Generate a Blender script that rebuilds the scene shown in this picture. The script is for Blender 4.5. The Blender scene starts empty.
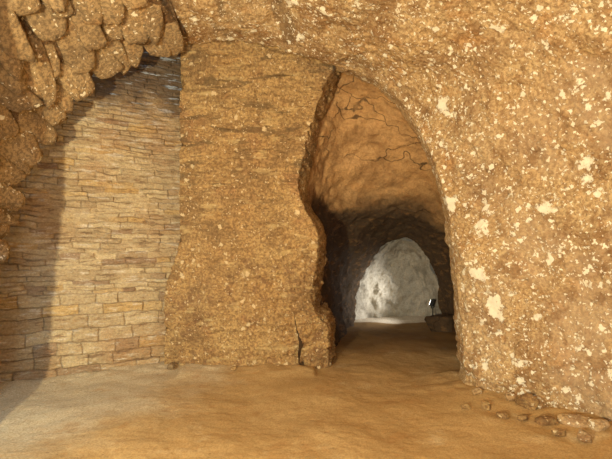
import bpy, math, random
import numpy as np
from mathutils import Vector, Euler

C = bpy.context.scene.collection
S = bpy.context.scene

# ------------------------------------------------------------------ camera
F, CX, HY, CAMZ = 437.0, 306.0, 240.0, 1.6
cam = bpy.data.cameras.new('camera'); camo = bpy.data.objects.new('camera', cam); C.objects.link(camo)
camo.location = (0, 0, CAMZ); camo.rotation_euler = (math.pi/2, 0, 0)
cam.sensor_width = 36; cam.lens = 36*F/612; cam.shift_y = (HY-229.5)/612; cam.clip_start = 0.02
S.camera = camo
# ------------------------------------------------------------------ world, lights, exposure
w = bpy.data.worlds.new('world'); S.world = w; w.use_nodes = True
w.node_tree.nodes['Background'].inputs[0].default_value = (0.62, 0.78, 1.0, 1)
w.node_tree.nodes['Background'].inputs[1].default_value = 0.45
def light(name, kind, loc, energy, col, size=0.1, target=None, **k):
    l = bpy.data.lights.new(name, kind); l.energy = energy; l.color = col
    if kind == 'AREA': l.size = size
    else: l.shadow_soft_size = size
    for a, b in k.items(): setattr(l, a, b)
    o = bpy.data.objects.new(name, l); C.objects.link(o); o.location = loc
    if target: o.rotation_euler = (Vector(target)-Vector(loc)).to_track_quat('-Z', 'Y').to_euler()
    return o
light('gallery_lamp', 'POINT', (-1.46, -0.5, 1.35), 1060, (1, 0.88, 0.60), 0.04)
light('cool_fill', 'AREA', (-0.4, -1.0, 2.1), 62, (0.84, 0.93, 1.0), 0.7, (0.6, 5, 1.8))  # added soft cool fill behind the camera, greys the shadows
light('floor_lamp', 'SPOT', (-0.6, 1.2, .35), 110, (1, 0.86, 0.6), 0.05, (-2.75, 3.7, 3.1), spot_size=.85, spot_blend=.7)
light('mouth_fill', 'SPOT', (-0.6, 1.3, .35), 560, (1, 0.80, 0.52), 0.04, (1.0, 6.3, 2.9), spot_size=.46, spot_blend=1.0)  # added unseen spot, brightens the tunnel roof
light('side_daylight', 'AREA', (-3.25, 3.55, 1.3), 36, (0.58, 0.80, 1.0), 0.8, (-1.6, 5.0, 1.0))
light('tunnel_lamp', 'SPOT', (2.40, 8.66, .40), 110, (1, 0.97, 0.9), 0.05, (1.1, 8.66, .55), spot_size=1.7, spot_blend=1.0)
S.view_settings.view_transform = 'Standard'; S.view_settings.look = 'None'
S.view_settings.gamma = 1; S.view_settings.use_curve_mapping = False
S.view_settings.exposure = 0.08

# ------------------------------------------------------------------ noise
_rs = np.random.RandomState(7)
_perm = np.concatenate([_rs.permutation(256)]*3)
_grad = _rs.normal(size=(256, 3)); _grad /= np.linalg.norm(_grad, axis=1)[:, None]
def perlin(p):
    p = np.asarray(p, float); i = np.floor(p).astype(int); f = p-i; i &= 255
    u = f*f*f*(f*(f*6-15)+10)
    r = 0
    for dx in (0, 1):
        for dy in (0, 1):
            for dz in (0, 1):
                h = _perm[_perm[_perm[(i[..., 0]+dx) & 255]+((i[..., 1]+dy) & 255)]+((i[..., 2]+dz) & 255)]
                g = _grad[h]
                d = g[..., 0]*(f[..., 0]-dx)+g[..., 1]*(f[..., 1]-dy)+g[..., 2]*(f[..., 2]-dz)
                wt = (u[..., 0] if dx else 1-u[..., 0])*(u[..., 1] if dy else 1-u[..., 1])*(u[..., 2] if dz else 1-u[..., 2])
                r = r+wt*d
    return r*1.5
def fbm(p, freq, octv=4, gain=0.5, ridged=False, off=0.0):
    p = np.asarray(p, float)*np.asarray(freq)+off
    a, s = 1.0, 0
    for _ in range(octv):
        n = perlin(p)
        s = s+a*((0.5-np.abs(n))*2-0.6 if ridged else n)
        p = p*2.03+17.3; a *= gain
    return s
def smooth(a, b, x):
    t = np.clip((x-a)/(b-a), 0, 1); return t*t*(3-2*t)

# ------------------------------------------------------------------ mesh helpers
def at(px, py, d): return np.array([(px-CX)/F*d, d, CAMZ-(py-HY)/F*d])
def resample(P, n, axis, cubic=True, t=None):
    P = np.moveaxis(np.asarray(P, float), axis, 0); m = P.shape[0]
    if t is None: t = np.linspace(0, m-1, n)
    i = np.clip(np.floor(t).astype(int), 0, m-2); f = (t-i).reshape((-1,)+(1,)*(P.ndim-1))
    p1, p2 = P[i], P[i+1]
    if cubic:
        p0 = np.where((i == 0).reshape(f.shape), 2*p1-p2, P[np.maximum(i-1, 0)])
        p3 = np.where((i == m-2).reshape(f.shape), 2*p2-p1, P[np.minimum(i+2, m-1)])
        Q = 0.5*(2*p1+(p2-p0)*f+(2*p0-5*p1+4*p2-p3)*f**2+(3*p1-p0-3*p2+p3)*f**3)
    else: Q = p1*(1-f)+p2*f
    return np.moveaxis(Q, 0, axis)
def normals(G):
    n = np.cross(np.gradient(G, axis=1), np.gradient(G, axis=0))
    return n/(np.linalg.norm(n, axis=2)[..., None]+1e-9)
def grid_object(name, G, mat, parent=None, flip=False, attrs=None, sm=True):
    nv, nu = G.shape[:2]
    idx = np.arange(nv*nu).reshape(nv, nu)
    q = np.stack([idx[:-1, :-1], idx[:-1, 1:], idx[1:, 1:], idx[1:, :-1]], -1).reshape(-1, 4)
    if flip: q = q[:, ::-1]
    return raw_object(name, G.reshape(-1, 3), q, mat, parent, attrs, sm)
def raw_object(name, V, Q, mat, parent=None, attrs=None, sm=True):
    me = bpy.data.meshes.new(name); V = np.ascontiguousarray(V, np.float32); Q = np.ascontiguousarray(Q, np.int32)
    k = Q.shape[1]
    me.vertices.add(len(V)); me.vertices.foreach_set('co', V.ravel())
    me.loops.add(Q.size); me.loops.foreach_set('vertex_index', Q.ravel())
    me.polygons.add(len(Q)); me.polygons.foreach_set('loop_start', np.arange(0, Q.size, k, dtype=np.int32))
    me.polygons.foreach_set('use_smooth', np.full(len(Q), sm))
    for a, v in (attrs or {}).items():
        at_ = me.attributes.new(a, 'FLOAT', 'POINT'); at_.data.foreach_set('value', np.ascontiguousarray(v, np.float32).ravel())
    me.update(calc_edges=True); me.validate()
    if mat: me.materials.append(mat)
    o = bpy.data.objects.new(name, me); C.objects.link(o)
    if parent: o.parent = parent
    return o
def tag(o, label, cat, group=None, kind=None):
    o['label'] = label; o['category'] = cat
    if group: o['group'] = group
    if kind: o['kind'] = kind
    return o

# ------------------------------------------------------------------ materials
class NT:
    def __init__(s, name):
        s.m = bpy.data.materials.new(name); s.m.use_nodes = True
        s.t = s.m.node_tree; s.b = s.t.nodes['Principled BSDF']
        s.pos = s.t.nodes.new('ShaderNodeNewGeometry').outputs['Position']
    def n(s, typ, **k):
        nd = s.t.nodes.new(typ)
        for a, b in k.items(): setattr(nd, a, b)
        return nd
    def put(s, sock, v):
        if hasattr(v, 'is_output'): s.t.links.new(v, sock)
        elif isinstance(v, tuple) and len(v) == 3 and sock.type == 'RGBA': sock.default_value = (*v, 1)
        else: sock.default_value = v
    def scaled(s, sc, src=None):
        nd = s.n('ShaderNodeVectorMath', operation='MULTIPLY'); s.put(nd.inputs[0], src or s.pos); nd.inputs[1].default_value = sc
        return nd.outputs[0]
    def noise(s, scale, detail=4, rough=0.6, sc=None, dist=0.0, off=None):
        nd = s.n('ShaderNodeTexNoise'); v = s.scaled(sc) if sc else s.pos
        if off is not None:
            ad = s.n('ShaderNodeVectorMath', operation='ADD'); s.put(ad.inputs[0], v); ad.inputs[1].default_value = (off, off*1.7, -off); v = ad.outputs[0]
        s.put(nd.inputs['Vector'], v)
        nd.inputs['Scale'].default_value = scale; nd.inputs['Detail'].default_value = detail
        nd.inputs['Roughness'].default_value = rough; nd.inputs['Distortion'].default_value = dist
        return nd.outputs['Fac']
    def voro(s, scale, feature='F1', sc=None, out='Distance'):
        nd = s.n('ShaderNodeTexVoronoi', feature=feature); s.put(nd.inputs['Vector'], s.scaled(sc) if sc else s.pos)
        nd.inputs['Scale'].default_value = scale
        return nd.outputs[out]
    def ramp(s, v, a, b, lo=0.0, hi=1.0):
        nd = s.n('ShaderNodeMapRange', interpolation_type='SMOOTHSTEP'); s.put(nd.inputs[0], v)
        for i, x in enumerate((a, b, lo, hi)): s.put(nd.inputs[i+1], x)
        return nd.outputs[0]
    def math(s, op, a, b=0.0):
        nd = s.n('ShaderNodeMath', operation=op); s.put(nd.inputs[0], a); s.put(nd.inputs[1], b); return nd.outputs[0]
    def mix(s, f, a, b, blend='MIX'):
        nd = s.n('ShaderNodeMix', data_type='RGBA', blend_type=blend)
        s.put(nd.inputs[0], f); s.put(nd.inputs[6], a); s.put(nd.inputs[7], b); return nd.outputs[2]
    def sep(s):
        nd = s.n('ShaderNodeSeparateXYZ'); s.put(nd.inputs[0], s.pos); return nd.outputs
    def attr(s, name): return s.n('ShaderNodeAttribute', attribute_name=name).outputs['Fac']
    def bump(s, h, strength, dist=0.02, prev=None):
        nd = s.n('ShaderNodeBump'); nd.inputs['Strength'].default_value = strength; nd.inputs['Distance'].default_value = dist
        s.put(nd.inputs['Height'], h)
        if prev: s.put(nd.inputs['Normal'], prev)
        return nd.outputs[0]
    def done(s, col, nrm=None, rough=0.85, spec=0.25):
        s.put(s.b.inputs['Base Color'], col); s.put(s.b.inputs['Roughness'], rough); s.put(s.b.inputs['Specular IOR Level'], spec)
        if nrm: s.put(s.b.inputs['Normal'], nrm)
        return s.m
def srgb(r, g, b):
    f = lambda c: (c/255/12.92 if c/255 <= 0.04045 else ((c/255+0.055)/1.055)**2.4)
    return (f(r), f(g), f(b))

def rock_mat(name, base, dark, light_, rust, fleck, fleck_amt, strata=None, bump=1.0, pit=0.5, flecks=True, objrand=False, fine_k=1.0, extra=None):
    t = NT(name)
    c = t.mix(t.ramp(t.noise(1.3, 5, 0.62), .38, .62), base, light_)
    c = t.mix(t.ramp(t.noise(2.3, 5, 0.65, off=3.1), .47, .62), c, dark)
    c = t.mix(t.ramp(t.noise(3.1, 5, 0.6, off=9.7), .54, .7), c, rust)
    if objrand:
        r = t.n('ShaderNodeObjectInfo').outputs['Random']
        c = t.mix(t.math('MULTIPLY', r, .6), c, dark)
    fine = t.noise(34, 6, 0.72)
    c = t.mix(t.ramp(fine, .41, .59, .5-.5*fine_k, .5+.5*fine_k), t.mix(.75, c, dark), t.mix(.45, c, light_))
    vor = t.voro(26)
    pits = t.ramp(t.noise(19, 4, .7, off=5.5), .60, .70)
    c = t.mix(t.math('MULTIPLY', pits, pit), c, tuple(x*.4 for x in dark))
    h = t.noise(9, 8, .68)
    if extra: c = extra(t, c)
    if strata:
        st = t.noise(7, 6, .65, sc=strata, dist=.4)
        c = t.mix(t.ramp(st, .52, .66, 0, .6), c, dark)
        h = t.math('ADD', h, t.math('MULTIPLY', st, .8))
    if flecks:
        zone = t.noise(1.6, 3, .6, off=21.0)
        wob = t.n('ShaderNodeTexNoise'); t.put(wob.inputs['Vector'], t.pos); wob.inputs['Scale'].default_value = 30; wob.inputs['Detail'].default_value = 3
        wv = t.n('ShaderNodeVectorMath', operation='MULTIPLY_ADD'); t.put(wv.inputs[0], wob.outputs['Color']); wv.inputs[1].default_value = (.07,)*3; t.put(wv.inputs[2], t.pos)
        def chips(scale, prob):
            nd = t.n('ShaderNodeTexVoronoi'); t.put(nd.inputs['Vector'], wv.outputs[0]); nd.inputs['Scale'].default_value = scale
            sp = t.n('ShaderNodeSeparateColor'); t.put(sp.inputs[0], nd.outputs['Color'])
            keep = t.ramp(t.math('ADD', sp.outputs[0], t.math('MULTIPLY', zone, .8)), 1.4-prob-.02, 1.4-prob)
            size = t.math('MULTIPLY', sp.outputs[1], .42)
            return t.math('MULTIPLY', keep, t.ramp(t.math('SUBTRACT', nd.outputs['Distance'], size), .06, 0.0))
        small = t.math('MAXIMUM', chips(34, .30+fleck_amt*3.2), chips(15, .12+fleck_amt*2.6))
        big = t.ramp(t.math('ADD', t.noise(4.2, 7, .66, off=14.0), t.math('MULTIPLY', zone, .3)), .84-fleck_amt, .87-fleck_amt)
        k = t.math('MAXIMUM', small, big)
        c = t.mix(t.math('MULTIPLY', k, .9), c, fleck)
        h = t.math('ADD', h, t.math('MULTIPLY', k, .12))
    n1 = t.bump(h, .75*bump, .06)
    n2 = t.bump(t.math('SUBTRACT', fine, t.math('MULTIPLY', pits, .5)), .6*bump, .02, n1)
    n3 = t.bump(vor, .35*bump, .015, n2)
    return t.done(c, n3, .88, .2)

def right_marks(t, c):
    x, y, z = t.sep()
    k = t.math('MULTIPLY', t.ramp(x, .7, -.2), t.ramp(t.noise(2.4, 5, .62, sc=(1.6, .6, 1.0), off=19.0), .5, .6))
    c = t.mix(t.math('MULTIPLY', k, .65), c, srgb(112, 88, 60))
    g = t.math('MULTIPLY', t.ramp(x, 1.3, 2.6), t.ramp(t.noise(1.5, 5, .6, off=27.0), .42, .58))
    c = t.mix(t.math('MULTIPLY', g, .5), c, srgb(190, 164, 130))
    b = t.ramp(t.noise(4.5, 5, .66, off=33.0), .54, .64)
    return t.mix(t.math('MULTIPLY', b, .55), c, srgb(126, 90, 54))
M_right = rock_mat('lime_crusted_rock', srgb(196, 160, 106), srgb(140, 106, 68), srgb(208, 180, 132), srgb(188, 132, 68), srgb(246, 238, 210), .085, bump=.9, extra=right_marks)
M_ceil = M_right
def pier_marks(t, c):
    z = t.sep()[2]
    st = t.noise(3.4, 5, .6, sc=(.55, .55, 2.3), off=31.0, dist=.5)
    c = t.mix(t.math('MULTIPLY', t.ramp(st, .53, .61, 0, .7), t.ramp(z, 1.5, 2.5)), c, srgb(104, 84, 58))
    c = t.mix(t.ramp(t.noise(5, 4, .6, sc=(.6, .6, 2), off=11.0), .58, .66, 0, .6), c, srgb(206, 178, 122))
    rub = t.math('MULTIPLY', t.ramp(t.noise(9, 4, .65, off=41.0), .48, .62), t.ramp(t.noise(1.5, 3, .5, off=2.5), .42, .6))
    return t.mix(t.math('MULTIPLY', rub, t.ramp(z, 1.9, 1.3, 0, .5)), c, srgb(116, 82, 60))
M_pier = rock_mat('ochre_rock', srgb(184, 144, 90), srgb(128, 98, 64), srgb(196, 162, 106), srgb(158, 110, 72), srgb(220, 196, 150), -.01, strata=(.45, .45, 2.2), bump=1.0, extra=pier_marks)
M_vault = rock_mat('vault_stone', srgb(168, 134, 84), srgb(112, 92, 66), srgb(188, 158, 112), srgb(170, 122, 68), srgb(232, 220, 188), -.03, bump=.6, objrand=True)
M_mortar = rock_mat('vault_mortar', srgb(120, 90, 58), srgb(80, 62, 44), srgb(140, 108, 70), srgb(120, 84, 46), srgb(210, 190, 150), .0, bump=1)
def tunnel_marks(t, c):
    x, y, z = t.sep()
    # dark grey rock, shade painted in, low on walls and over inner arch
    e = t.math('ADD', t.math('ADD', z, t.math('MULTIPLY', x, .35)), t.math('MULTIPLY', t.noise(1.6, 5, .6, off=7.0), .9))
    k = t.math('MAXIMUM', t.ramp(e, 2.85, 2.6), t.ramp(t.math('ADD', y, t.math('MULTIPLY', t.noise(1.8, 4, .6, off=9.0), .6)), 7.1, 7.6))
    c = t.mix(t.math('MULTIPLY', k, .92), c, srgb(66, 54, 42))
    cr = t.n('ShaderNodeTexVoronoi', feature='DISTANCE_TO_EDGE'); ad = t.n('ShaderNodeVectorMath', operation='MULTIPLY_ADD')
    wn = t.n('ShaderNodeTexNoise'); t.put(wn.inputs['Vector'], t.pos); wn.inputs['Scale'].default_value = 2.5; wn.inputs['Detail'].default_value = 2.5
    t.put(ad.inputs[0], wn.outputs['Color']); ad.inputs[1].default_value = (.5,)*3; t.put(ad.inputs[2], t.scaled((.5, 1.1, 1.1)))
    t.put(cr.inputs['Vector'], ad.outputs[0]); cr.inputs['Scale'].default_value = 1.5
    crk = t.math('MULTIPLY', t.ramp(cr.outputs['Distance'], .018, .004), t.ramp(t.noise(1.3, 3, .5, off=5.0), .45, .6))
    return t.mix(t.math('MULTIPLY', crk, .8), c, srgb(60, 44, 30))
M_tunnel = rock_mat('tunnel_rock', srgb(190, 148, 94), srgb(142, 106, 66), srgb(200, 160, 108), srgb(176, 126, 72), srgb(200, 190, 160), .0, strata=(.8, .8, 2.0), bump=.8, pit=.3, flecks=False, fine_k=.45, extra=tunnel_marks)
M_grey = rock_mat('grey_rock', srgb(178, 170, 154), srgb(126, 118, 104), srgb(204, 196, 180), srgb(150, 136, 112), srgb(230, 226, 214), .0, bump=.8, fine_k=.3, flecks=False)

def brick_mat():
    t = NT('coursed_brick')
    tone, joint = t.attr('tone'), t.attr('joint')
    hue = t.attr('hue')
    c = t.mix(tone, srgb(176, 152, 112), srgb(206, 184, 140))
    c = t.mix(t.ramp(hue, .8, 1.0, 0, .6), c, srgb(200, 160, 90))
    c = t.mix(t.ramp(hue, .1, .02, 0, .6), c, srgb(120, 84, 66))
    c = t.mix(t.ramp(t.noise(1.1, 4, .6), .45, .65, 0, .5), c, srgb(170, 128, 84))
    st = t.noise(9, 6, .7, sc=(.5, .5, 2.6), dist=.3)
    c = t.mix(t.ramp(st, .53, .66, 0, .75), c, srgb(220, 206, 180))
    c = t.mix(t.ramp(st, .46, .34, 0, .7), c, srgb(112, 84, 60))
    f = t.noise(45, 5, .7)
    c = t.mix(t.ramp(f, .35, .65, 0, .35), c, srgb(104, 76, 54))
    c = t.mix(t.math('MULTIPLY', joint, .5), c, srgb(92, 68, 48))
    # shade of the vault rim painted on the brick, with bluish highlight streaks
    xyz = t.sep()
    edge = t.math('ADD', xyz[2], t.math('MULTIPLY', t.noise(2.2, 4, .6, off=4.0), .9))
    rim_shade = t.ramp(edge, 3.52, 3.95)
    cool_glint = t.ramp(t.noise(10, 5, .65, sc=(.35, .35, 2.4), off=8.0), .56, .63)
    dc = t.mix(cool_glint, srgb(84, 66, 48), srgb(150, 160, 168))
    c = t.mix(t.math('MULTIPLY', rim_shade, .88), c, dc)
    n = t.bump(t.math('ADD', st, t.math('MULTIPLY', f, .5)), .7, .025)
    return t.done(c, n, t.ramp(rim_shade, 0, 1, .85, .5), .3)
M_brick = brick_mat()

def floor_mat():
    t = NT('sandy_floor')
    xyz = t.sep()
    n1 = t.noise(.9, 5, .6)
    c = t.mix(t.ramp(n1, .35, .65), srgb(184, 152, 100), srgb(196, 166, 114))
    # pale grey dust in front of the brick wall
    g = t.math('ADD', t.math('ADD', t.math('MULTIPLY', xyz[0], -.55), t.math('MULTIPLY', xyz[1], .30)), t.math('MULTIPLY', t.noise(1.7, 5, .62, off=2.0), 1.3))
    c = t.mix(t.ramp(g, 2.35, 3.1, 0, .9), c, srgb(208, 194, 160))
    c = t.mix(t.ramp(t.noise(2.6, 6, .65, off=6.0), .56, .7, 0, .6), c, srgb(220, 202, 160))
    c = t.mix(t.ramp(t.noise(3.4, 5, .6, off=16.0), .55, .72, 0, .5), c, srgb(172, 130, 78))
    c = t.mix(t.ramp(t.math('ADD', xyz[1], t.noise(1.5, 4, .6, off=3.0)), 6.3, 7.4, 0, .75), c, srgb(108, 82, 50))  # painted shade, floor darkens inside the tunnel
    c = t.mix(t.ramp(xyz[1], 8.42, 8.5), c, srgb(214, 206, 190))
    f = t.noise(60, 5, .75)
    c = t.mix(t.ramp(f, .4, .62, 0, .5), c, srgb(146, 108, 62))
    gr = t.ramp(t.noise(38, 2, .5, off=1.0), .69, .73)
    c = t.mix(t.math('MULTIPLY', gr, .6), c, srgb(110, 84, 56))
    n = t.bump(t.noise(7, 7, .62), .25, .03)
    n = t.bump(f, .3, .01, n)
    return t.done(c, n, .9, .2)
M_floor = floor_mat()
def plain(name, col, rough=.5, metal=0, emit=None, es=0):
    t = NT(name); t.b.inputs['Metallic'].default_value = metal
    if emit: t.put(t.b.inputs['Emission Color'], emit); t.b.inputs['Emission Strength'].default_value = es
    return t.done(t.mix(t.ramp(t.noise(20), .3, .7, 0, .3), col, tuple(x*.6 for x in col)), None, rough, .4)
M_black = plain('black_metal', (.02, .022, .026), .45, .3)
M_lens = plain('lamp_glass', (.9, .9, .9), .3, 0, (1, .97, .9), 6)

# ------------------------------------------------------------------ floor
ys = np.concatenate([np.linspace(-2, 2.6, 60), np.linspace(2.62, 6.2, 260), np.linspace(6.22, 11.6, 160)])
xs = np.linspace(-4.6, 4.6, 430)
X, Y = np.meshgrid(xs, ys); P = np.stack([X, Y, 0*X], -1)
def floor_z(P):
    x, y = P[..., 0], P[..., 1]; Q = P*1.0; Q[..., 2] = 0
    z = .035*fbm(Q, .9, 3)+.006*fbm(Q, 4.5, 4)+.0025*fbm(Q, 18, 3)
    # earth banked up against the foot of the walls
    bx = (x+1.8)/1.57; yb = 5.59+.49*(x+1.8)
    z = z+.05*smooth(.45, 0, np.abs(np.where(x < -1.5, yb, 5.42)-y-.05))*(x < .1)*(1+.35*fbm(Q, 5, 3))
    rb = np.interp(y, [-2, 1.2, 2.8, 3.64, 4.75], [3.5, 3.4, 3.0, 2.55, 1.70])
    z = z+(.05*smooth(.5, -.05, rb-x)*(1+.35*fbm(Q, 5, 4)))*(y < 5.2)*(x > 0)
    return z
P[..., 2] = floor_z(P)
tag(grid_object('floor', P, M_floor, flip=True), 'trodden sandy earth floor of the gallery', 'floor', kind='structure')

# ------------------------------------------------------------------ vault crown and right rock wall
rim_px = [(150, 38, 5.12), (178, 43, 5.12), (215, 42, 5.12), (255, 43, 5.12), (298, 53, 5.11), (336, 66, 5.08),
          (365, 76, 5.0), (394, 96, 4.9), (416, 125, 4.83), (431, 157, 4.78), (441, 186, 4.76), (449, 212, 4.75),
          (455, 255, 4.75), (460, 310, 4.74), (464, 352, 4.72), (467, 400, 4.72)]
rim = np.array([at(*p) for p in rim_px])
RU = 330
rim_d = resample(rim, RU, 0)
xc = .15
def section(d):
    s = np.interp(d, [-1.8, 0, 1.2, 2.0, 2.8, 3.2, 3.64, 4.2, 4.75], [2.35, 2.33, 2.27, 2.16, 1.98, 1.82, 1.6, 1.27, 1.0])
    G = rim_d.copy(); x = G[:, 0]
    wgt = smooth(-.8, 1.2, x)
    G[:, 0] = np.where(x > xc, xc+(x-xc)*(1+(s-1)*wgt), x)
    G[:, 1] = G[:, 1]-(4.75-d)
    G[:, 2] = G[:, 2]*(1+.05*smooth(4.75, 3, d))
    return G
ds = np.concatenate([np.linspace(4.75, 2.4, 210), np.linspace(2.38, -1.8, 60)])
near = np.stack([section(d) for d in ds])
nr = normals(near)
# inward normal check
if nr[100, 250, 0] > 0: nr = -nr
ap = int(RU*5/15)          # column of the pointed top of the tunnel mouth
amp = smooth(0, .12, np.abs(ds-4.75))[:, None]*.7+.3
def rough_rock(P, k=1.0):
    return k*(.09*fbm(P, 1.1, 2)+.035*fbm(P, 3.3, 3)+.018*fbm(P, 9, 4, .58)+.008*fbm(P, 12, 3, ridged=True, off=5))
near = near+nr*(rough_rock(near)*amp+(.06*fbm(near, 4.5, 4)+.005)*smooth(.75, .05, near[..., 2])*smooth(-.5, 1, near[..., 0]))[..., None]
lip = (.05*fbm(near[0], 4, 4)+.03*fbm(near[0], 13, 3))      # ragged lip of the rock
near[:, :, 1] += (lip[None]*smooth(.5, 0, 4.75-ds)[:, None])
back = []
for k in range(1, 14):     # reveal behind the lip, then out into the rock
    q = near[0].copy(); q[:, 1] += .022*k
    q = q+nr[0]*(rough_rock(q, .5)-rough_rock(near[0], .5))[:, None]*min(1, k/4)-nr[0]*.004*k
    back.append(q)
for k in range(1, 8):
    q = back[12].copy()-nr[0]*.07*k; q[:, 1] += .01*k; back.append(q)
right = np.concatenate([np.stack(back[::-1])[:, ap:], near[:, ap:]])
tag(grid_object('wall_right', right, M_right), 'rough orange rock wall on the right, crusted with pale lime', 'wall', kind='structure')
bc = []
for k in range(1, 16):
    q = near[0].copy(); q[:, 1] += .012*k; q[:, 2] += .03*k; bc.append(q)
ceil = np.concatenate([np.stack(bc[::-1])[:, :ap+1], near[:, :ap+1]])
tag(grid_object('ceiling', ceil, M_ceil), 'rough plastered crown of the vault above the rock pier', 'ceiling', kind='structure')

# ------------------------------------------------------------------ stone vault on the left
vr_px = [(190, 44, 4.84), (165, 50, 4.80), (140, 57, 4.76), (110, 73, 4.68), (85, 96, 4.6), (60, 124, 4.52), (40, 152, 4.44),
         (22, 182, 4.36), (8, 216, 4.3), (0, 246, 4.26), (-7, 290, 4.24), (-11, 345, 4.22), (-13, 420, 4.22)]
vr = resample(np.array([at(*p) for p in vr_px]), 140, 0)
vd = np.linspace(0, 6.2, 140)
V = np.stack([vr+np.array([0, -d, 0])+np.array([-.10*min(d, 2), 0, .02*d]) for d in vd])
vn = normals(V)
if vn[50, 60, 0] < 0: vn = -vn
Vb = V-vn*.09
Vb = Vb+vn*(.03*fbm(Vb, 4, 4))[..., None]
Vb[:, :, 1] -= .05
bk = np.stack([Vb[0]-vn[0]*.08*k for k in range(6, 0, -1)])
vault = bpy.data.objects.new('stone_vault', None); C.objects.link(vault); vault.location = (-2.6, 4.3, 0)
tag(vault, 'vault of rough overlapping stone slabs at upper left, springing over the brick wall', 'vault', kind='structure')
def under(o, parent):
    o.parent = parent; o.matrix_parent_inverse = parent.matrix_world.inverted() if False else o.matrix_parent_inverse
    o.location = o.location-parent.location
    return o
under(grid_object('mortar_bed', np.concatenate([bk, Vb]), M_mortar), vault)

def ico(sub):
    import bmesh
    bm = bmesh.new(); bmesh.ops.create_icosphere(bm, subdivisions=sub, radius=1)
    v = np.array([x.co[:] for x in bm.verts]); f = np.array([[y.index for y in x.verts] for x in bm.faces]); bm.free()
    return v/np.linalg.norm(v, axis=1)[:, None], f
ICO = {k: ico(k) for k in (3, 4, 5)}
def boulder(seed, dims, sub=4, cuts=12, box=False, rough=.06, sharp=14):
    """angular stone: a convex cut body, softened and roughened"""
    r = np.random.RandomState(seed); d, f = ICO[sub]
    N = r.normal(size=(cuts, 3)); N /= np.linalg.norm(N, axis=1)[:, None]; D = r.uniform(.72, 1.0, cuts)
    if not box: N = np.concatenate([N, np.eye(3), -np.eye(3)]); D = np.concatenate([D, np.full(6, 1.0)])
    if box:
        B = np.array([[1, 0, 0], [-1, 0, 0], [0, 1, 0], [0, -1, 0], [0, 0, 1], [0, 0, -1]], float)+r.normal(0, .10, (6, 3))
        B /= np.linalg.norm(B, axis=1)[:, None]; N = np.concatenate([B, N]); D = np.concatenate([r.uniform(.82, .95, 6), D*1.22])
    q = np.maximum(d@N.T, 1e-3)/D[None]
    rad = 1/(np.sum(q**sharp, axis=1)**(1/sharp))
    p = d*rad[:, None]
    p = p*(1+rough*fbm(p, 2.1, 4, off=seed*3.7)+rough*.5*fbm(p, 7, 3, off=seed))[:, None]
    return p*np.asarray(dims)[None], f

rnd = random.Random(4)
arc = np.concatenate([[0], np.cumsum(np.linalg.norm(np.diff(vr, axis=0), axis=1))])
def vault_frame(s, d):
    i = min(int(np.searchsorted(arc, s)), len(arc)-1); j = min(int(d/6.2*139), 139)
    n = vn[j, i]; tan = V[j, min(i+1, 139)]-V[j, max(i-1, 0)]; tan /= np.linalg.norm(tan)
    dep = np.cross(n, tan)
    if dep[1] > 0: dep = -dep
    return V[j, i]*1.0+np.array([0, -(d-vd[j]), 0]), tan, dep, n
s = .03; row = 0; count = 0
while s < arc[-1]*.64:
    wd = rnd.uniform(.17, .26)
    d = rnd.uniform(-.12, .02)
    while d < 2.05 and count < 130:
        ln = rnd.uniform(.42, .72)
        p, tan, dep, n = vault_frame(s+wd/2, max(d+ln/2, 0))
        p[1] -= 0 if d+ln/2 > 0 else (d+ln/2)
        vv, ff = boulder(100+count, (wd*.66, ln*.62, rnd.uniform(.07, .11)), 4, 16, True, .06, 34)
        a = rnd.uniform(-.1, .45); b = rnd.uniform(.2, .42); p = p-n*(ln*.5*math.sin(b)*.8+.05)
        t2 = tan*math.cos(a)+dep*math.sin(a); e2 = -tan*math.sin(a)+dep*math.cos(a)
        # far end of each slab drops a little below its neighbour, like shingles
        e3 = e2*math.cos(b)+n*math.sin(-b); n3 = np.cross(t2, e3); n3 = n3 if n3@n > 0 else -n3
        vv = p[None]+vv[:, :1]*t2+vv[:, 1:2]*e3+(vv[:, 2:]+rnd.uniform(-.03, .02))*n3
        under(raw_object('vault_stone', vv, ff, M_vault), vault)
        count += 1; d += ln*.74
    s += wd*.88; row += 1

# ------------------------------------------------------------------ left wall (just outside the picture, it shades part of the brick wall)
zz = np.linspace(-.1, 3.6, 90); edge_x = -2.42+.075*zz
pathp = []
for z, ex in zip(zz, edge_x):
    pathp.append([(-3.6, 2.9, z), (ex-.5, 2.9, z), (ex-.02, 2.9, z), (ex, 2.86, z), (ex-.08, 2.2, z), (-2.55, 1, z), (-2.6, 0, z), (-2.7, -2, z)])
LW = resample(np.array(pathp), 160, 1, cubic=False)
ln_ = normals(LW)
LW = LW+ln_*(.02*fbm(LW, 5, 4))[..., None]
tag(grid_object('wall_left', LW, M_mortar), 'brown rubble wall left of the gallery below the vault', 'wall', kind='structure')

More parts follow.
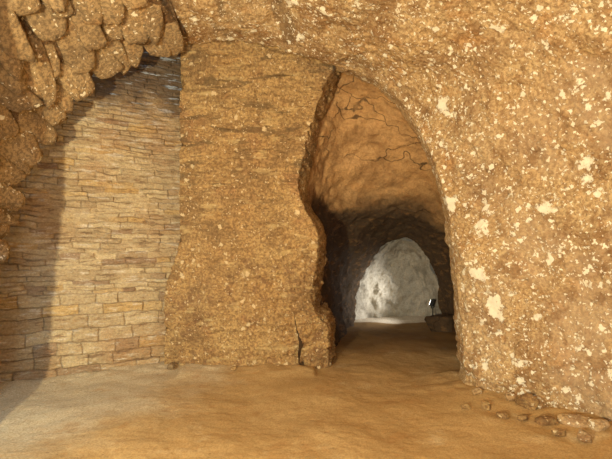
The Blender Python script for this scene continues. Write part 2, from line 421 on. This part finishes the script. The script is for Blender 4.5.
# ------------------------------------------------------------------ brick wall
def brick_wall():
    A = np.array([-1.25, 5.86, 0]); B = np.array([-4.3, 4.365, 0]); L = np.linalg.norm(B-A)
    t = (B-A)/L; n = np.array([-t[1], t[0], 0]); n = n if n[1] < 0 else -n
    ns, nz = 470, 640
    s, z = np.meshgrid(np.linspace(0, L, ns), np.linspace(-.15, 4.3, nz))
    P0 = A+s[..., None]*t+z[..., None]*np.array([0, 0, 1.])
    zw = z+.030*fbm(P0, 1.6, 3)+.012*fbm(P0, 7, 2); sw = s+.02*fbm(P0, 6, 2, off=3)
    r = np.random.RandomState(3)
    zb = [-.2]
    while zb[-1] < 4.6: zb.append(zb[-1]+(r.uniform(.125, .165) if zb[-1] < .85 else r.uniform(.045, .085)))
    zb = np.array(zb); row = np.clip(np.searchsorted(zb, zw)-1, 0, len(zb)-2)
    wear = smooth(-.35, .3, fbm(P0, (3, 3, 5), 3, off=12)); h = np.zeros_like(s); tone = np.zeros_like(s); hue = np.zeros_like(s); joint = np.zeros_like(s)
    for k in range(len(zb)-1):
        m = row == k
        if not m.any(): continue
        big = zb[k] < .85
        e = [-.5]
        while e[-1] < L+.6: e.append(e[-1]+(r.uniform(.22, .5) if big else r.uniform(.12, .42)))
        e = np.array(e); j = np.clip(np.searchsorted(e, sw[m])-1, 0, len(e)-2)
        q = len(e)
        hh, tt, hu = r.uniform(-.011, .014, q), r.rand(q), r.rand(q); ti = r.uniform(-.05, .05, q)
        ds_ = np.minimum(sw[m]-e[j], e[j+1]-sw[m]); dz = np.minimum(zw[m]-zb[k], zb[k+1]-zw[m])
        d = np.minimum(ds_, dz)
        g = smooth(.011, .001, d)*(1 if big else wear[m])
        h[m] = hh[j]+ti[j]*(zw[m]-zb[k])-g*.018; tone[m] = tt[j]; hue[m] = hu[j]; joint[m] = g
    h = h+.013*fbm(P0, (9, 9, 22), 4, .6)+.025*fbm(P0, 1.2, 2)
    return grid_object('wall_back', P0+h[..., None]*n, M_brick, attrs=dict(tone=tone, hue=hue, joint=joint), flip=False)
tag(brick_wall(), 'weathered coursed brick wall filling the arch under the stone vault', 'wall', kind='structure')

# ------------------------------------------------------------------ rock pier
rows = [  # py, left edge px, right edge px, front depth
    (30, 180, 345, 5.2), (60, 180, 335, 5.22), (85, 180, 325, 5.24), (120, 180, 313, 5.26), (155, 180, 304, 5.28), (185, 180, 299, 5.3), (205, 180, 303, 5.31), (222, 180, 313, 5.32),
    (240, 179, 318, 5.33), (265, 173, 316, 5.35), (285, 167, 313, 5.36), (308, 165, 313, 5.38), (326, 165, 325, 5.4), (350, 165, 328, 5.43), (376, 164, 329, 5.46), (392, 164, 329, 5.47)]
pg = []
for py, l, r_, d in rows:
    li, ri = at(l, py, d), at(r_, py, d)
    pt = [li+np.array([.10, .85, 0]), li+np.array([.04, .40, 0]), li+np.array([.0, .07, 0])]
    for k in range(9):
        q = li*(1-k/8)+ri*k/8; q[1] -= .04*math.sin(math.pi*k/8); pt.append(q)
    pt += [ri+np.array([.02, .10, 0]), ri+np.array([.10, .45, 0]), ri+np.array([.12, .9, 0]), ri+np.array([-.1, 1.3, 0])]
    pg.append(pt)
PG = resample(resample(np.array(pg), 330, 0), 360, 1, cubic=False)
pn = normals(PG)
if pn[150, 150, 1] > 0: pn = -pn
hz = PG[..., 2]
low = smooth(2.4, .6, hz)*smooth(-1.0, .1, PG[..., 0])
disp = .022*fbm(PG, (1.5, 1.5, 2), 3)+.014*fbm(PG, (4, 4, 12), 4, .55)+(.008+.034*low)*fbm(PG, 9, 4, .6)+.007*fbm(PG, 22, 3)
# horizontal chipped ledges high up
disp = disp-.03*smooth(.25, .5, fbm(PG, (2.6, 2.6, 11), 3, off=8))*smooth(1.8, 2.6, hz)
PG = PG+pn*disp[..., None]
tag(grid_object('rock_pier', PG, M_pier), 'ochre rock pier between the brick wall and the tunnel mouth', 'pier', kind='structure')

# ------------------------------------------------------------------ tunnel
secs = [
 (5.35, [(300, 400), (296, 300), (290, 200), (298, 120), (335, 50), (385, 70), (435, 130), (475, 220), (500, 320), (505, 400)]),
 (5.80, [(322, 390), (316, 300), (306, 205), (314, 140), (338, 92), (385, 105), (430, 140), (470, 220), (495, 320), (498, 390)]),
 (6.40, [(336, 370), (326, 300), (316, 225), (328, 176), (355, 152), (395, 150), (435, 165), (470, 225), (485, 310), (486, 370)]),
 (7.10, [(343, 350), (336, 300), (332, 255), (343, 222), (366, 206), (400, 202), (432, 212), (460, 245), (474, 300), (476, 350)]),
 (7.35, [(346, 348), (340, 300), (341, 262), (352, 235), (372, 220), (402, 215), (428, 224), (452, 250), (464, 300), (466, 348)]),
 (7.80, [(350, 345), (346, 305), (350, 272), (362, 246), (381, 232), (402, 228), (423, 236), (442, 258), (452, 300), (456, 345)]),
 (8.30, [(352, 345), (355, 306), (360, 285), (371, 261), (386, 245), (403, 239), (420, 247), (431, 266), (440, 297), (443, 345)]),
]
T = np.array([[at(x, y, d) for x, y in pp] for d, pp in secs])
T = resample(resample(T, 200, 0), 220, 1)
tn = normals(T)
if tn[100, 110, 2] > 0: tn = -tn
T = T+tn*(.07*fbm(T, 1.8, 3)+.022*fbm(T, (5, 5, 9), 4)+.014*fbm(T, 6, 3, ridged=True))[..., None]
T2 = T[::-1][:1]
rock_out = np.stack([T[-1]-tn[-1]*.10*k+np.array([0, .05*min(k, 3), 0]) for k in range(0, 5)])
tag(grid_object('wall_tunnel', np.concatenate([T, rock_out[1:]]), M_tunnel), 'brown rock walls and sloping roof of the narrow tunnel', 'tunnel', kind='structure')

# pale chamber at the end of the tunnel
secs2 = [
 (8.45, [(350, 345), (353, 305), (360, 277), (373, 256), (388, 244), (402, 240), (419, 247), (431, 267), (440, 297), (442, 345)]),
 (8.62, [(344, 345), (347, 303), (355, 272), (369, 251), (386, 239), (402, 236), (420, 242), (434, 262), (447, 297), (452, 345)]),
 (8.72, [(352, 345), (355, 304), (361, 282), (373, 261), (387, 248), (402, 243), (417, 250), (428, 268), (441, 298), (446, 345)]),
 (9.08, [(372, 335), (371, 303), (373, 284), (381, 267), (391, 257), (401, 253), (413, 258), (421, 273), (430, 300), (434, 335)]),
 (9.13, [(379, 332), (378, 303), (380, 287), (386, 273), (393, 265), (401, 262), (410, 266), (417, 278), (424, 302), (427, 335)]),
 (9.18, [(389, 330), (389, 306), (390, 296), (394, 286), (398, 281), (401, 279), (406, 282), (411, 291), (414, 304), (416, 332)]),
 (9.16, [(401, 328.)]*10)]
E = np.array([[at(x, y, d) for x, y in pp] for d, pp in secs2])
E = resample(resample(E, 140, 0), 150, 1)
en = normals(E)
if en[40, 75, 2] > 0: en = -en
E = E+en*(.012*fbm(E, 2.2, 3)+.022*np.sin(26*np.hypot(E[..., 0]-1.95, (E[..., 2]-1.0)*.9)+3*fbm(E, 2.5, 3))+.03*fbm(E, (4, 5, 4), 4)+.02*fbm(E, 8, 3, ridged=True))[..., None]
tag(grid_object('wall_chamber', E, M_grey), 'pale grey rounded rock end of the lit tunnel', 'chamber', kind='structure')

# ------------------------------------------------------------------ loose stones
def rest(px, py): # floor point under a pixel
    d = F*CAMZ/(py-HY); p = at(px, py, d)
    p[2] = float(floor_z(np.array([[p]]))[0, 0]); return p
def stone(name, px, py, dims, seed, mat, label, cat='stone', group=None, rot=0, sink=.25, tilt=0.0, d=None):
    p = rest(px, py)
    vv, ff = boulder(seed, dims, 4, 11, False, .07)
    o = raw_object(name, vv, ff, mat); o.rotation_euler = (tilt, tilt*.4, rot)
    o.location = (p[0], p[1], p[2]+dims[2]*(1-sink)*.85)
    return tag(o, label, cat, group)
stone('rounded_stone', 527, 411, (.085, .08, .085), 11, M_pier, 'rounded brown stone at the foot of the right rock wall')
stone('boulder', 440, 331, (.28, .22, .20), 5, M_tunnel, 'dark boulder on the tunnel floor before the pale chamber', 'boulder', sink=.35)
stone('slab_stone', 541, 410, (.10, .06, .045), 21, M_right, 'flat reddish stone leaning just right of the rounded brown stone', rot=.4, tilt=.35)
stone('chip_stone', 504, 419, (.06, .045, .03), 22, M_pier, 'small low stone on the floor left of the rounded brown stone', rot=.7)
stone('rubble_stone', 548, 425, (.09, .06, .04), 23, M_pier, 'lumpy tan stone in front of the flat reddish stone', rot=.2)
stone('rubble_stone', 523, 421, (.05, .04, .03), 24, M_pier, 'small tan stone in front of the rounded brown stone', rot=.9)
stone('slab_stone', 575, 428, (.13, .07, .035), 25, M_right, 'long orange slab lying along the foot of the right wall', rot=-.5, tilt=.1)
stone('rubble_stone', 601, 433, (.08, .06, .05), 26, M_right, 'angular stone at the right edge of the picture beside the wall foot', rot=.3)
stone('chip_stone', 466, 410, (.05, .035, .025), 27, M_pier, 'small stone below the corner of the tunnel mouth', rot=.3)
stone('chip_stone', 486, 410, (.06, .04, .03), 28, M_pier, 'small stone between the tunnel corner and the rubble on the right', rot=1.3)
stone('rubble_stone', 172, 371, (.06, .05, .05), 29, M_vault, 'small dark stone at the joint of brick wall and rock pier', rot=1.3)

stone('chip_stone', 558, 436, (.05, .04, .03), 31, M_pier, 'small brown stone in front of the long orange slab', rot=.5)
stone('chip_stone', 476, 398, (.045, .04, .035), 32, M_right, 'pale chip against the wall foot just right of the tunnel mouth', rot=.2)
stone('chip_stone', 233, 373, (.04, .03, .025), 33, M_pier, 'small earth coloured stone at the middle of the pier foot', rot=.2)
stone('rubble_stone', 585, 441, (.07, .05, .045), 41, M_right, 'pale angular stone lying out on the floor in front of the orange slab', rot=.8)
stone('rubble_stone', 512, 404, (.06, .05, .05), 42, M_right, 'pale lumpy stone against the wall just left of the rounded brown stone', rot=.1)
# floodlight at the side of the chamber, turned to the rock face
import bmesh
def bm_obj(name, build, mat, parent, bevel=0.0):
    bm = bmesh.new(); build(bm)
    if bevel: bmesh.ops.bevel(bm, geom=list(bm.edges), offset=bevel, segments=2, affect='EDGES')
    me = bpy.data.meshes.new(name); bm.to_mesh(me); bm.free(); me.materials.append(mat)
    o = bpy.data.objects.new(name, me); C.objects.link(o); o.parent = parent; return o
from mathutils import Matrix
def box(bm, c, d, rot=None):
    M = Matrix.Translation(c) @ (rot or Matrix()) @ Matrix.Diagonal((*d, 1)); bmesh.ops.create_cube(bm, size=1, matrix=M)
def rod(bm, a, b, rad, seg=12):
    a, b = Vector(a), Vector(b); M = Matrix.Translation((a+b)/2) @ (b-a).to_track_quat('Z', 'Y').to_matrix().to_4x4()
    bmesh.ops.create_cone(bm, cap_ends=True, segments=seg, radius1=rad, radius2=rad, depth=(b-a).length, matrix=M)
fl = bpy.data.objects.new('floodlight', None); C.objects.link(fl)
fp = rest(437, 321); fl.location = (2.50, 8.62, float(floor_z(np.array([[[2.50, 8.62, 0]]]))[0, 0])); fl.rotation_euler.z = math.atan2(.6, -.97)-math.pi/2
tag(fl, 'small black floodlight on a stand at the right side of the pale chamber', 'lamp')
# local +y is the beam
tl = Matrix.Rotation(.3, 4, 'X')
hs = bm_obj('housing', lambda bm: box(bm, (0, 0, .36), (.17, .07, .13), tl), M_black, fl, .008)
bm_obj('lens', lambda bm: box(bm, Vector((0, .033, .371)), (.145, .014, .105), tl), M_lens, fl, .003)
bm_obj('bracket', lambda bm: (box(bm, (-.093, 0, .32), (.006, .025, .12)), box(bm, (.093, 0, .32), (.006, .025, .12)), box(bm, (0, 0, .26), (.192, .025, .006))), M_black, fl)
bm_obj('pole', lambda bm: rod(bm, (0, 0, .10), (0, 0, .262), .011), M_black, fl)
for k in range(3):
    a = k*2.094+.4
    bm_obj('leg', lambda bm: rod(bm, (0, 0, .13), (.09*math.cos(a), .09*math.sin(a), .0), .008), M_black, fl)
